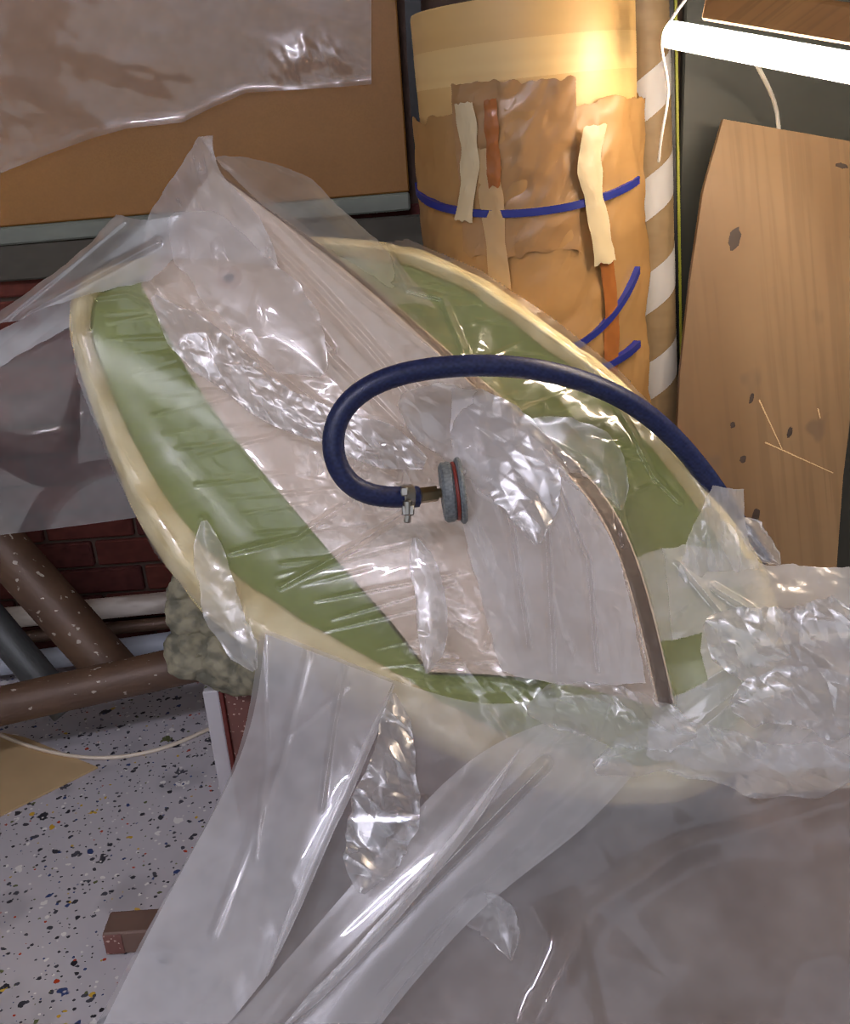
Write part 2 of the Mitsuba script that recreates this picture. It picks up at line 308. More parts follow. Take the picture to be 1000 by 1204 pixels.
# ------------------------------------------------------------------ the brown paper roll
def axis_on(px0, py0, y0, px1, py1, y1):
    a, b = on_y(px0, py0, y0), on_y(px1, py1, y1)
    return a, b
ra, rb = axis_on(613, 6, 2.0, 631, 330, 2.0)
d = unit(ra - rb); rbot = rb - d * (rb[2] - 0.055) / d[2]
RR = 119 / FPX * proj(rb)[2]
e1 = unit(np.cross(d, [0, 1, 0])); e1 = -e1 if e1[0] < 0 else e1
e2 = unit(np.cross(d, e1)); e2 = -e2 if e2[1] > 0 else e2     # e2 faces the camera
H_R = (ra - rbot) @ d
def oncyl(ang, h, off=0.0):
    """ang: degrees from the camera-facing line, + to the right; h: height along the axis"""
    ang = np.radians(np.asarray(ang, float))[..., None]; h = np.asarray(h, float)[..., None]
    return rbot + d * h + (e1 * np.sin(ang) + e2 * np.cos(ang)) * (RR + np.asarray(off, float)[..., None] if np.ndim(off) else RR + off)
def cylpx(px, py):
    """(angle, height) on the roll seen at a pixel"""
    r = unit(ray(px, py)); o = EYE - rbot
    rp, op = r - d * (r @ d), o - d * (o @ d)
    A, B, C = rp @ rp, 2 * rp @ op, op @ op - RR * RR
    D = max(B * B - 4 * A * C, 0); tt = (-B - math.sqrt(D)) / (2 * A)
    q = o + r * tt
    return math.degrees(math.atan2(q @ e1, q @ e2)), q @ d
t = thing('paper_roll', 'tall fat brown paper roll bound with blue straps standing beside the striped tube', 'paper roll')
AA, HH = np.meshgrid(np.linspace(0, 360, 97)[:-1], np.array([0, .01, .3, .6, .9, H_R - .015, H_R - .002]), indexing='ij')
inner = np.where(np.arange(7) % 1 == 0, 0, 0)
P = oncyl(AA, HH, -0.003)
ring = [P[:, -1], rbot + d * H_R + (P[:, -1] - rbot - d * (H_R)) * 0.985, ]
prof = [(-.006, 0), (0, .004), (0, H_R - .004), (-.002, H_R), (-.02, H_R), (-.022, H_R - .004), (-.022, H_R - .3)]
pp = np.stack([oncyl(np.linspace(0, 360, 97)[:-1], np.full(96, h), np.full(96, o)) for o, h in prof], 1)
obj(t + '__core', gridmesh(pp, closed_u=True), 'mat_roll_card', smooth=40, label='smooth buff card at the top of the roll')
h_band0, h_band1 = cylpx(612, 92)[1], cylpx(612, 45)[1]
def patch(a0, a1, h0, h1, off, na=20, nh=20, rag=0.0, seed=0, bump=0.0, bs=0.05, skew=0.0):
    ang, hh = np.meshgrid(np.linspace(a0, a1, na), np.linspace(0, 1, nh), indexing='ij')
    rr = np.random.default_rng(seed)
    lo = h0 + rag * (meshkit.fbm(np.stack([ang * .12, 0 * ang, 0 * ang + seed], -1), 3) - .5)
    hi = h1 + rag * (meshkit.fbm(np.stack([ang * .12, 0 * ang + 5, 0 * ang + seed], -1), 3) - .5)
    H = lo + (hi - lo) * hh
    o = off + bump * facets(np.radians(ang) * RR, H, bs, seed + 3, 0.9, 1.8, 3)
    A_ = ang + skew * hh
    top, bt = oncyl(A_, H, o), oncyl(A_, H, o - .0008)
    ms = [gridmesh(top)]
    for e in ((slice(None), 0), (slice(None), -1), (0, slice(None)), (-1, slice(None))): ms.append(gridmesh(np.stack([top[e], bt[e]])))
    return cat_(*ms)
obj(t + '__wrapper', patch(-178, 178, .02, cylpx(612, 128)[1], .0015, 180, 110, .03, 5, .024, .06), 'mat_paper', smooth=True, label='crinkled brown wrapping paper')
a0, _ = cylpx(545, 120); a1, ht = cylpx(672, 90)
obj(t + '__paper_patch', patch(a0 - 3, a1, cylpx(600, 300)[1], ht, .006, 70, 60, .03, 8, .018, .05), 'mat_paper_patch', smooth=True, label='creased brown paper patch with a torn upper edge')
obj(t + '__card_band', patch(-100, 100, h_band0 + .0, h_band1, .0004, 60, 4), 'mat_roll_band', smooth=True, label='paler band')
def tape(pts, w, mat, seed, off=.019):
    """tape strip through pixel points, w half-width in metres"""
    c = np.array([cylpx(*p) for p in pts]); n = 26
    cc = spline(np.c_[c[:, 0] * 2, c[:, 1] * 300], n); cc = np.c_[cc[:, 0] / 2, cc[:, 1] / 300]
    rr = np.random.default_rng(seed)
    ww = np.interp(np.linspace(0, 1, n), np.linspace(0, 1, 7), w * (0.8 + .4 * rr.random(7)))
    v = np.linspace(-1, 1, 9)
    A_ = cc[:, 0][:, None] + np.degrees(ww[:, None] * v / RR); H_ = cc[:, 1][:, None] + 0 * v
    H_[0] += .005 * rr.random(9); H_[-1] -= .008 * rr.random(9)
    o = off + .005 * creases(np.radians(A_) * RR, H_, .02, seed, 0.4, 1.5) + .002 * (1 - v**2)[None]
    P = oncyl(A_, H_, o); Q = oncyl(A_, H_, o - .0006)
    return cat_(gridmesh(P), *[gridmesh(np.stack([P[e], Q[e]])) for e in ((slice(None), 0), (slice(None), -1), (0, slice(None)), (-1, slice(None)))])
obj(t + '__tape', tape([(553, 122), (560, 190), (553, 255)], .016, 'x', 1), 'mat_masking', smooth=True, label='creased white masking tape at the left')
obj(t + '__tape', tape([(581, 118), (584, 170), (586, 215)], .011, 'x', 2), 'mat_brown_tape', smooth=True, label='brown tape beside the white strip')
obj(t + '__tape', tape([(576, 175), (584, 250), (592, 335)], .019, 'x', 3, .016), 'mat_masking_clear', smooth=True, label='buff tape running down the roll')
obj(t + '__tape', tape([(692, 150), (686, 185), (692, 240), (703, 305)], .019, 'x', 4, .021), 'mat_masking', smooth=True, label='crumpled white masking tape at the right')
obj(t + '__tape', tape([(704, 290), (712, 350), (712, 440)], .015, 'x', 6, .013), 'mat_brown_tape', smooth=True, label='brown tape below the right white strip')
def strap(pts, off=.021, w=.0065):
    c = np.array([cylpx(*p) for p in pts]); an = np.radians(c[:, 0])
    fit = np.linalg.lstsq(np.c_[0 * an + 1, np.sin(an), np.cos(an)], c[:, 1], rcond=None)[0]
    A_ = np.linspace(max(c[0, 0] - 25, -100), min(c[-1, 0] + 4, 100), 96); h = fit[0] + fit[1] * np.sin(np.radians(A_)) + fit[2] * np.cos(np.radians(A_))
    P = np.stack([oncyl(A_, h + s_ * w, np.full(96, o)) for s_, o in ((-1, off - .014), (-1, off), (1, off), (1, off - .014))], 1)
    return gridmesh(P, closed_v=True)
obj(t + '__strap', strap([(512, 235), (530, 242), (560, 248), (600, 250), (650, 245), (700, 233), (727, 222), (736, 214)]), 'mat_blue_strap', smooth=40, label='blue strap around the middle')
obj(t + '__strap', strap([(640, 418), (680, 398), (710, 375), (730, 347), (737, 325)]), 'mat_blue_strap', smooth=40, label='blue strap slanting up to the right')
obj(t + '__strap', strap([(640, 448), (690, 436), (715, 424), (738, 408)]), 'mat_blue_strap', smooth=40, label='lowest blue strap')

# striped cardboard tube
ta, tb_ = on_y(757, -30, 2.15), on_y(772, 470, 2.15)
dt = unit(ta - tb_); tbot = tb_ - dt * (tb_[2] - 0.006) / dt[2]; TL = (ta - tbot) @ dt; TR = 24.5 / FPX * proj(tb_)[2]
f1 = unit(np.cross(dt, [0, 1, 0])); f1 = -f1 if f1[0] < 0 else f1
f2 = np.cross(dt, f1); f2 = -f2 if f2[1] > 0 else f2
t = thing('cardboard_tube', 'slim kraft cardboard tube with a white spiral stripe, leaning beside the paper roll', 'cardboard tube')
def tubepts(ang, h, r): return tbot + dt * h[..., None] + (f1 * np.sin(ang)[..., None] + f2 * np.cos(ang)[..., None]) * r
an = np.linspace(0, 2 * np.pi, 49)[:-1]
pp = np.stack([tubepts(an, 0 * an + h, r) for h, r in ((0, TR), (TL, TR), (TL, TR * .9), (TL - .2, TR * .9))], 1)
obj(t + '__body', gridmesh(pp, closed_u=True), 'mat_kraft', smooth=40)
pitch = 97 / FPX * proj(tb_)[2] * 1.02; turns = int(TL / pitch) + 1
hb = (on_y(737, 168, 2.15) - tbot) @ dt + pitch / 4
th = np.linspace(-np.pi * 2 * turns, np.pi * 2 * turns, 90 * turns); 
base = hb + pitch * (th / (2 * np.pi))
ok = (base > 0.0) & (base < TL - pitch * .5); th, base = th[ok], base[ok]
wst = pitch * .44
P = np.stack([tubepts(th, base + s_ * wst, TR + .0007) for s_ in np.linspace(0, 1, 6)], 1)
obj(t + '__stripe', gridmesh(P), 'mat_white_stripe', smooth=True, label='white spiral stripe')

# ------------------------------------------------------------------ plywood board, leaning at the right
t = thing('plywood_board', 'stained plywood offcut with a dark knot, leaning upright at the right under the lamp', 'board')
bpix = [(851, 140), (1000, 166), (1090, 182), (1060, 330), (1003, 470), (992, 560), (982, 700), (965, 900), (790, 880), (794, 560), (800, 440), (812, 330), (827, 226), (834, 200)]
yb = lambda py: 1.93 - (py - 140) * 0.00018
# board plane: through three points
q0, q1, q2 = on_y(851, 140, 2.10), on_y(1000, 166, 2.08), on_y(800, 440, 2.03)
bn = unit(np.cross(q1 - q0, q2 - q0)); bn = -bn if bn[1] > 0 else bn
bx = unit(q1 - q0); by = np.cross(bn, bx); by = -by if by[2] < 0 else by
def onplane(px, py): r = ray(px, py); return EYE + r * (((q0 - EYE) @ bn) / (r @ bn))
pl = Polygon([((onplane(*p) - q0) @ bx, (onplane(*p) - q0) @ by) for p in bpix])
zmin = (q0 + by * pl.bounds[1])[2]
# run the lower edge down to the floor
lowest = (0.003 - q0[2]) / by[2]
co = [((onplane(*p) - q0) @ bx, (onplane(*p) - q0) @ by) for p in bpix]
co = [(c[0], lowest if i in (7, 8) else c[1]) for i, c in enumerate(co)]
pl = Polygon(co)
m = trimesh.creation.extrude_polygon(pl, 0.018, engine='earcut')
T4 = np.eye(4); T4[:3, 0], T4[:3, 1] = bx, by; T4[:3, 2] = np.cross(bx, by); T4[:3, 3] = q0
zs = T4[:3, 2] @ bn
if zs > 0: T4[:3, 3] = q0 - bn * .018
m.apply_transform(T4)
obj(t + '__sheet', m, 'mat_board')
def decal(px, py, rx, ry, seed, mat, key, label=None):
    rr = np.random.default_rng(seed); an = np.linspace(0, 2 * np.pi, 15)[:-1]; c = onplane(px, py)
    k = 0.8 + .3 * rr.random(14); s_ = proj(c)[2] / FPX
    ringp = c + bn * .0006 + (bx * (np.cos(an) * rx * k * s_)[:, None]) + (by * (np.sin(an) * ry * k * s_)[:, None])
    v = np.vstack([ringp, c + bn * .0009]); i = np.arange(14)
    obj(t + '__' + key, trimesh.Trimesh(v, np.c_[i, (i + 1) % 14, i * 0 + 14], process=False), mat, label=label)
decal(864, 281, 7, 14, 1, 'mat_knot', 'knot', 'dark knot')
decal(889, 606, 5, 9, 2, 'mat_knot', 'stain'); decal(874, 540, 4, 5, 3, 'mat_knot', 'stain'); decal(862, 500, 3, 4, 9, 'mat_knot', 'stain')
decal(929, 508, 3, 7, 4, 'mat_knot', 'stain'); decal(884, 468, 2.5, 7, 5, 'mat_knot', 'stain'); decal(990, 195, 8, 3, 6, 'mat_knot', 'stain')
for (a_, b_) in (((900, 520), (980, 556)), ((893, 470), (920, 528)), ((962, 480), (965, 492))):
    A_, B_ = onplane(*a_), onplane(*b_); w_ = unit(np.cross(B_ - A_, bn)) * .0016
    obj(t + '__scratch', trimesh.Trimesh(np.array([A_ - w_, A_ + w_, B_ + w_ * .6, B_ - w_ * .6]) + bn * .0007, [[0, 1, 2], [0, 2, 3]], process=False), 'mat_scratch')

# ------------------------------------------------------------------ fluorescent lamp
t = thing('fluorescent_lamp', 'glowing white fluorescent tube lamp hanging at the upper right above the plywood board', 'lamp')
l0, l1 = at(786, 40, 1.62), at(1260, 128, 1.22)
dl = unit(l1 - l0)
scene[t + '__tube'] = mikit.ply(cyl(l0 + dl * .005, l1, 0.021, 24), 'mat_tube_cap', smooth=40,
    emitter={'type': 'area', 'radiance': {'type': 'rgb', 'value': [8.2, 6.9, 5.2]}})
labels[t + '__tube'] = {'label': 'lit white tube'}
obj(t + '__cap', cyl(l0 - dl * .008, l0 + dl * .0045, 0.008, 16, .002), 'mat_tube_cap', smooth=40, label='end cap')
up = unit(np.cross(np.cross(dl, [0, 0, 1]), dl)); sd = np.cross(dl, up)
obj(t + '__housing', cbox((l0 + l1) / 2 + up * 0.055 + sd * .0 + dl * .05, (np.linalg.norm(l1 - l0) - .05, .05, .05), .004, np.array([dl, sd, up])), 'mat_lamp_wood', label='brown wooden batten behind the tube')
obj(t + '__cable', tube(spline(np.array([l0 - dl * .01, at(779, 52, 1.63), at(786, 100, 1.66), at(780, 150, 1.7), at(775, 190, 1.75)]), 24), .0025, 8), 'mat_white_cable', smooth=True)
obj(t + '__cable', tube(spline(np.array([at(783, 36, 1.62), at(793, 18, 1.63), at(806, 0, 1.64), at(820, -30, 1.66)]), 24), .0028, 8), 'mat_white_cable', smooth=True)
obj('hanging_cord', tube(spline(np.array([on_y(884, 60, 1.80), on_y(895, 85, 1.94), on_y(908, 112, 2.05), on_y(916, 150, 2.135), on_y(918, 200, 2.145)]), 24), .0042, 10), 'mat_white_cable', smooth=True, label='white cord hanging from the lamp down behind the plywood board', cat='cord')

# ------------------------------------------------------------------ the mould: rim, green bowl
out = np.array([(82, 365, 1.78), (96, 440, 1.77), (134, 545, 1.74), (180, 640, 1.71), (238, 717, 1.68), (322, 778, 1.65), (430, 835, 1.60), (540, 892, 1.57), (680, 938, 1.55), (800, 940, 1.54),
    (885, 890, 1.55), (925, 800, 1.56), (908, 690, 1.58), (853, 592, 1.605), (792, 515, 1.635), (722, 440, 1.665), (642, 380, 1.70), (562, 325, 1.735), (470, 288, 1.78), (360, 278, 1.81), (240, 284, 1.82), (140, 312, 1.81), (98, 330, 1.80)])
wid = np.array([26, 26, 34, 46, 58, 60, 56, 50, 48, 45, 40, 36, 34, 30, 28, 26, 24, 22, 22, 22, 22, 22, 24], float)
NR = 240
O = spline(np.c_[out, wid], NR, closed=True)
cen = np.array([500., 610.])
tn = np.gradient(np.vstack([O[-1:], O, O[:1]])[:, :2], axis=0)[1:-1]
nrm = unit(np.c_[-tn[:, 1], tn[:, 0]]); nrm *= np.sign(((cen - O[:, :2]) * nrm).sum(1))[:, None]
def ringat(k, dz, px=0): # k: fraction of rim width inward
    q = O[:, :2] + nrm * (O[:, 3] * k + px)[:, None]
    return at(q[:, 0], q[:, 1], O[:, 2] + dz)
jag = lambda s_, a: a * (meshkit.fbm(np.c_[np.cos(np.arange(NR) * 2 * np.pi / NR) * 14 + s_, np.sin(np.arange(NR) * 2 * np.pi / NR) * 9, 0 * np.arange(NR)], 3) - .5)
lay = [(0.02, .075), (-0.02, .03), (0.03, .008), (0.14, -.006), (0.28, -.017), (0.37, -.021), (0.46, -.021), (0.7, -.013), (0.92, -.005), (1.0, .003), (0.99, .02)]
prof = np.stack([ringat(k, dz + jag(k * 3, .006), jag(k * 5 + 1, 5)) for k, dz in lay], 1)
t = thing('chair_mould', 'large oval green mould with a cream resin rim under plastic film', 'mould')
obj(t + '__rim', gridmesh(prof, closed_u=True), 'mat_rim', smooth=True, label='thick cream resin rim')
CZ = 1.725
inn = O[:, :2] + nrm * (O[:, 3] * 0.97)[:, None]
tt = np.linspace(0, 1, 40)
Bp = inn[:, None] * (1 - tt)[None, :, None] + cen * tt[None, :, None]
Bz = (O[:, 2] + .008)[:, None] * (1 - tt)[None] + CZ * tt[None] + .03 * np.sin(np.pi * tt)[None]
right = np.clip((O[:, 0] - 480) / 250, 0, 1) * np.clip((760 - O[:, 1]) / 200, 0, 1)
Bz = Bz + (right[:, None]) * .05 * np.sin(np.pi * np.clip(tt * 1.0, 0, 1))[None]
bowl = at(Bp[..., 0], Bp[..., 1], Bz)
obj(t + '__bowl', gridmesh(bowl, closed_u=True), 'mat_green', smooth=True, label='green inner face')
back = at(Bp[..., 0], Bp[..., 1], Bz + .06)
obj(t + '__underside', gridmesh(np.concatenate([prof[:, :1], back], 1), closed_u=True), 'mat_core', smooth=True)

# curved plywood sheet in the mould
net = [[(166, 335, 1.74), (205, 268, 1.725), (250, 200, 1.70)],
       [(240, 465, 1.715), (330, 382, 1.70), (400, 314, 1.645)],
       [(330, 580, 1.69), (430, 492, 1.685), (520, 420, 1.60)],
       [(408, 672, 1.665), (530, 592, 1.66), (640, 531, 1.525)],
       [(462, 733, 1.635), (600, 688, 1.63), (722, 640, 1.475)],
       [(506, 790, 1.605), (640, 800, 1.60), (774, 832, 1.44)]]
G = surface_grid(net, 90, 50)
PG = at(G[..., 0], G[..., 1], G[..., 2]); NG = normals(PG)
t2 = thing('plywood_sheet', 'pale curved plywood sheet with brown edge lying in the green mould', 'plywood sheet')
obj(t2 + '__face_veneer', shell(PG, NG, 0, -.003), 'mat_veneer', smooth=35)
obj(t2 + '__core', shell(PG, NG, -.003, -.031), 'mat_core', smooth=35, label='dark brown laminated core')
obj(t2 + '__back_veneer', shell(PG, NG, -.031, -.034), 'mat_veneer', smooth=35)

ku, kv = np.unravel_index(np.argmin(np.hypot(G[..., 0] - 271, G[..., 1] - 330)), G.shape[:2])
kn = NG[ku, kv]; kt = unit(np.cross(kn, [0, 0, 1])); kb = np.cross(kn, kt); ka = np.linspace(0, 2 * np.pi, 25)[:-1]; i = np.arange(24)
for r_, o_, m_ in ((.024, .0006, 'mat_knot_ring'), (.010, .0010, 'mat_knot')):
    kr = r_ * (.85 + .3 * rng.random(24))[:, None]
    kv_ = np.vstack([PG[ku, kv] + kn * o_ + kt * np.cos(ka)[:, None] * kr + kb * np.sin(ka)[:, None] * kr * .85, PG[ku, kv] + kn * (o_ + .0004)])
    obj(t2 + '__knot', trimesh.Trimesh(kv_, np.c_[i, (i + 1) % 24, i * 0 + 24], process=False), m_, label='brown knot')
# ------------------------------------------------------------------ support: plinth, clay lump, added dark board
bxl = on_y(246, 860, 1.5)[0]
bz = on_y(262, 812, 1.5)[2]
t = thing('plinth_box', 'red-brown box plinth with a pale paint-spattered edge standing under the mould', 'plinth')
obj(t + '__edge_board', slab((bxl, 1.5, 0.0), (bxl + .028, 1.78, bz), .002), 'mat_floor', label='pale paint-spattered edge board')
obj(t + '__red_edge', slab((bxl + .0285, 1.498, 0.0), (bxl + .036, 1.77, bz - .002), .001), 'mat_red_edge', label='dark red edge')
obj(t + '__body', slab((bxl + .0365, 1.502, 0.0), (0.55, 1.77, bz), .003), 'mat_redbox')
# grey clay lump between plinth and rim
def blob(cs, seed, amp=.018):
    import manifold3d as mf
    pts = [trimesh.creation.icosphere(3, r) for c, r in cs]
    ms = []
    for (c, r), m in zip(cs, pts):
        m.apply_translation(c); ms.append(mf.Manifold(mf.Mesh(m.vertices.astype(np.float32), m.faces.astype(np.uint32))))
    u = mf.Manifold.batch_boolean(ms, mf.OpType.Add).refine_to_length(.006).to_mesh()
    m = trimesh.Trimesh(u.vert_properties[:, :3], u.tri_verts); 
    trimesh.smoothing.filter_taubin(m, iterations=12)
    n_ = m.vertex_normals
    m.vertices += n_ * (amp * (meshkit.fbm(m.vertices * 28, 4, seed) - .5) * 2 + .003 * (meshkit.noise(m.vertices * 160, seed) - .5))[:, None]
    return m
obj('clay_lump', blob([(at(218, 690, 1.735), .034), (at(222, 725, 1.735), .042), (at(228, 765, 1.74), .05), (at(262, 775, 1.74), .055), (at(255, 725, 1.75), .05), (at(290, 790, 1.73), .04), (at(310, 780, 1.72), .05)], 3), 'mat_clay', smooth=True,
    label='rough grey-green clay lump packed between the cream rim and the plinth', cat='clay lump')
obj('support_block', slab((-0.05, 1.56, bz + .001), (0.12, 1.74, on_y(450, 640, 1.8)[2] - .02), .006), 'mat_base', label='brown wooden block on the plinth under the middle of the mould', cat='wood block')
q = on_z(126, 1124, 0); 
t = thing('wood_offcut', 'small red-brown wooden offcut on the speckled floor beside the hanging film', 'wood block')
wx = on_z(176, 1118, 0.0)
obj(t + '__body', cbox((q + [.075, .025, .024]), (.15, .05, .045), .003), 'mat_base')
obj(t + '__paint_patch', cbox((q + [.0155, -.0005, .024]), (.030, .002, .040), .0008), 'mat_redbox', label='red-brown end')
obj('added_dark_board', slab((on_z(300, 1100, 0)[0], .62, .001), (.9, 1.49, .012), .003), 'mat_base', label='added brown board on the floor that darkens the hanging film in front of the plinth', cat='board')  # invented board, laid here so the film above it looks darker

# ------------------------------------------------------------------ lower left: tubes, pipes, floor things
def ybar(pts, r, key, mat, label, cat, sides=20):
    return obj(key, cyl(*pts, r, sides, r * .08), mat, smooth=40, label=label, cat=cat)
ybar((at(-170, 447, 2.08), at(146, 803, 2.125)), .053, 'rusty_tube', 'mat_rust', 'thick rusty steel tube slanting down at the left in front of the bricks', 'tube')
b0_, b1_ = on_y(-70, 846, 1.70), on_y(235, 778, 1.78)
b0_ = b0_ - (b1_ - b0_) * .7
ybar((b0_, b1_ + (b1_ - b0_) * .04), .040, 'rusty_bar', 'mat_rust', 'rusty steel bar lying low across the left above the speckled floor', 'bar')
ybar((at(-190, 513, 2.09), at(80, 836, 2.15)), .036, 'dark_tube', 'mat_dark_steel', 'dark grey steel tube slanting behind the thick rusty tube', 'tube')
ybar((on_y(-480, 774, 2.14), on_y(300, 698, 2.14)), .026, 'white_pipe', 'mat_pipe', 'white pipe running along the brick wall above the thinner pipes', 'pipe')
ybar((on_y(-480, 800, 2.15), on_y(300, 722, 2.15)), .016, 'brown_pipe', 'mat_rust', 'brown rusty pipe running just under the white pipe', 'pipe')
ybar((on_y(-480, 846, 2.11), on_y(300, 742, 2.11)), .026, 'grey_pipe', 'mat_pipe_grey', 'pale grey pipe lowest along the wall, behind the rusty tubes', 'pipe')
cpts = [on_z(-60, 850, .002), on_z(30, 868, .002), on_z(115, 903, .002), on_z(-60, 990, .002)]
pl = Polygon([p[:2] for p in cpts]); m = trimesh.creation.extrude_polygon(pl, .004, engine='earcut'); m.apply_translation([0, 0, .001])
obj('cardboard_sheet', m, 'mat_card', label='tan cardboard sheet lying on the speckled floor at the left edge', cat='cardboard')
cb = np.array([on_z(-40, 845, .010), on_z(10, 868, .010), on_z(60, 884, .010), on_z(120, 891, .006), on_z(190, 880, .005), on_z(250, 855, .005)])
obj('floor_cable', tube(spline(cb, 50), .0042, 10), 'mat_cable', smooth=True, label='thin cream cable curving across the speckled floor beside the cardboard', cat='cable')

# ------------------------------------------------------------------ hose and bag fitting
t = thing('vacuum_hose', 'dark blue rubber hose looping over the mould to the round bag fitting', 'hose')
hp = np.array([(492, 584, 1.500), (462, 585, 1.488), (432, 583, 1.475), (407, 569, 1.465), (393, 545, 1.455), (389, 517, 1.45), (396, 489, 1.447), (417, 464, 1.447), (450, 446, 1.45), (492, 435, 1.458), (540, 430, 1.466), (592, 430, 1.476), (646, 437, 1.49), (700, 453, 1.515), (752, 480, 1.545), (797, 519, 1.575), (831, 560, 1.595), (862, 606, 1.61), (896, 662, 1.62)])
hw = spline(at(hp[:, 0], hp[:, 1], hp[:, 2]), 160)
hw[3:-3] = gaussian_filter(hw, (4, 0), mode='nearest')[3:-3]
hr = 12.6 / FPX * 1.5
obj(t + '__tube', tube(hw, hr, 24), 'mat_hose', smooth=60)
f0 = at(492, 583, 1.5); fd = unit(at(532, 578, 1.515) - f0)
k = unit(np.cross(fd, UP)); uu = np.cross(k, fd)
obj(t + '__clamp', cat_(cyl(at(472, 584, 1.492), at(486, 583, 1.498), hr * 1.12, 24, .002)), 'mat_steel', smooth=40, label='steel hose clamp')
cpt = at(480, 596, 1.478)
scr = cat_(cyl(at(479, 588, 1.474), at(480, 606, 1.476), .0075, 16, .002), cyl(at(480, 604, 1.476), at(479, 615, 1.477), .0055, 12, .002), cbox(at(480, 600, 1.472), (.019, .006, .016), .002, np.array([RT, FW, UP])), cbox(at(476, 578, 1.475), (.012, .008, .014), .002, np.array([RT, FW, UP])))
obj(t + '__clamp__screw', scr, 'mat_steel', smooth=40)
obj(t + '__connector', cat_(cyl(f0 + fd * .004, f0 + fd * .03, .0125, 6), cyl(f0 + fd * .028, f0 + fd * .05, .0075, 16)), 'mat_brass', label='metal hexagonal connector')
t = thing('bag_fitting', 'round grey through-bag fitting with a red seal at the end of the blue hose', 'fitting')
dc = f0 + fd * .042; vw = unit(dc - EYE); dax = unit(unit(fd - vw * (fd @ vw)) + .06 * vw)
obj(t + '__disc', cyl(dc - dax * .004, dc + dax * .015, .047, 48, .004), 'mat_grey_foam', smooth=40)
obj(t + '__seal', cyl(dc + dax * .0152, dc + dax * .0205, .046, 48, .001), 'mat_red_seal', smooth=40, label='red rubber seal')
obj(t + '__base_plate', cyl(dc + dax * .021, dc + dax * .030, .052, 48, .003), 'mat_grey_foam', smooth=40, label='grey base plate')

# ------------------------------------------------------------------ the vacuum bag film
t = thing('vacuum_bag', 'crumpled clear plastic vacuum bag film draped over the mould and hanging to the floor', 'plastic film')
# obstacle: depth of mould, rim and plywood below the film, over a grid
X0, Y0, ST, NX, NY = 60, 145, 1.7, 535, 485
gx, gy = np.meshgrid(X0 + ST * np.arange(NX), Y0 + ST * np.arange(NY))
Z = np.full((NY, NX), 9.0)
def splat(P):
    a = P
    px, py, z = proj(a.reshape(-1, 3))
    i, j = np.round((py - Y0) / ST).astype(int), np.round((px - X0) / ST).astype(int)
    ok = (i >= 0) & (i < NY) & (j >= 0) & (j < NX)
    np.minimum.at(Z, (i[ok], j[ok]), z[ok])
def up2(P, k=6, closed=False):
    if closed: P = np.concatenate([P, P[:1]], 0)
    u, v = np.arange(P.shape[0]), np.arange(P.shape[1])
    U, V = np.meshgrid(np.linspace(0, P.shape[0] - 1, P.shape[0] * k), np.linspace(0, P.shape[1] - 1, P.shape[1] * k), indexing='ij')
    return np.stack([map_coordinates(P[..., c], [U, V], order=1) for c in range(3)], -1)
splat(up2(prof, 9, True)); splat(up2(bowl, 7, True)); splat(up2(PG, 9)); splat(up2(PG - NG * .034, 9))
inside = Z < 5
hole = ~inside
near = distance_transform_edt(hole, return_distances=True, return_indices=True)
Zs = Z[near[1][0], near[1][1]] + 0.0025 * near[0]          # beyond the rim the film falls back
Zs = minimum_filter(Zs, 3) - .003
W = Zs.copy()
for it in range(110):
    W = np.minimum(gaussian_filter(W, 3.4, truncate=2.5), Zs)
W = np.minimum(gaussian_filter(W, 1.0), Zs)
# 0..1 weights of looseness over the film
def soft(px, py, sx, sy, ang=0):
    c, s_ = math.cos(ang), math.sin(ang); dx, dy = gx - px, gy - py
    return np.exp(-(((c * dx + s_ * dy) / sx) ** 2 + ((-s_ * dx + c * dy) / sy) ** 2))
def seg_dist(pts):
    d_ = np.full(gx.shape, 1e9); q = np.zeros(gx.shape)
    pts = np.array(pts, float); L_ = np.r_[0, np.cumsum(np.linalg.norm(np.diff(pts, axis=0), axis=1))]
    for i in range(len(pts) - 1):
        a_, b_ = pts[i], pts[i + 1]; v_ = b_ - a_
        s_ = np.clip(((gx - a_[0]) * v_[0] + (gy - a_[1]) * v_[1]) / (v_ @ v_), 0, 1)
        dd = np.hypot(gx - a_[0] - s_ * v_[0], gy - a_[1] - s_ * v_[1])
        q = np.where(dd < d_, (L_[i] + s_ * (L_[i + 1] - L_[i])) / L_[-1], q); d_ = np.minimum(d_, dd)
    return d_, q
loose = 0.9 * soft(600, 510, 130, 55, .55) + .8 * soft(330, 450, 160, 40, .72) + .8 * soft(230, 380, 60, 50) + .7 * soft(690, 640, 70, 130, -.4) + .6 * soft(600, 720, 90, 90) + .7 * soft(420, 560, 70, 60) + .5 * soft(700, 820, 150, 60) + .5 * soft(500, 760, 40, 60) + .3 * soft(420, 320, 160, 60, .75) + .35 * soft(540, 360, 50, 60, .6) + .6 * soft(740, 520, 40, 30)
loose = np.clip(loose, 0, 1)
wr = loose * (.034 * facets(gx, gy, 46, 21, .8, 1.6, 2) + .012 * facets(gx, gy, 17, 33, .4, 1.4, 2)) + (1 - loose) * .0016 * facets(gx, gy, 40, 35, -.2, 3.0, 2)
rf = np.random.default_rng(12)
taut = []
for f_ in np.linspace(0, 1, 26):
    y_ = 350 + f_ * 430 + rf.uniform(-6, 6); x_ = np.interp(y_, [345, 420, 480, 560, 640, 720, 790], [112, 122, 150, 215, 275, 345, 440]) + rf.uniform(0, 40)
    L_ = rf.uniform(50, 150) * (1 + .5 * f_); sl = rf.uniform(-.32, -.02)
    taut.append(([(x_, y_), (x_ + L_, y_ + sl * L_)], rf.uniform(1.8, 2.8), rf.uniform(.0012, .003)))
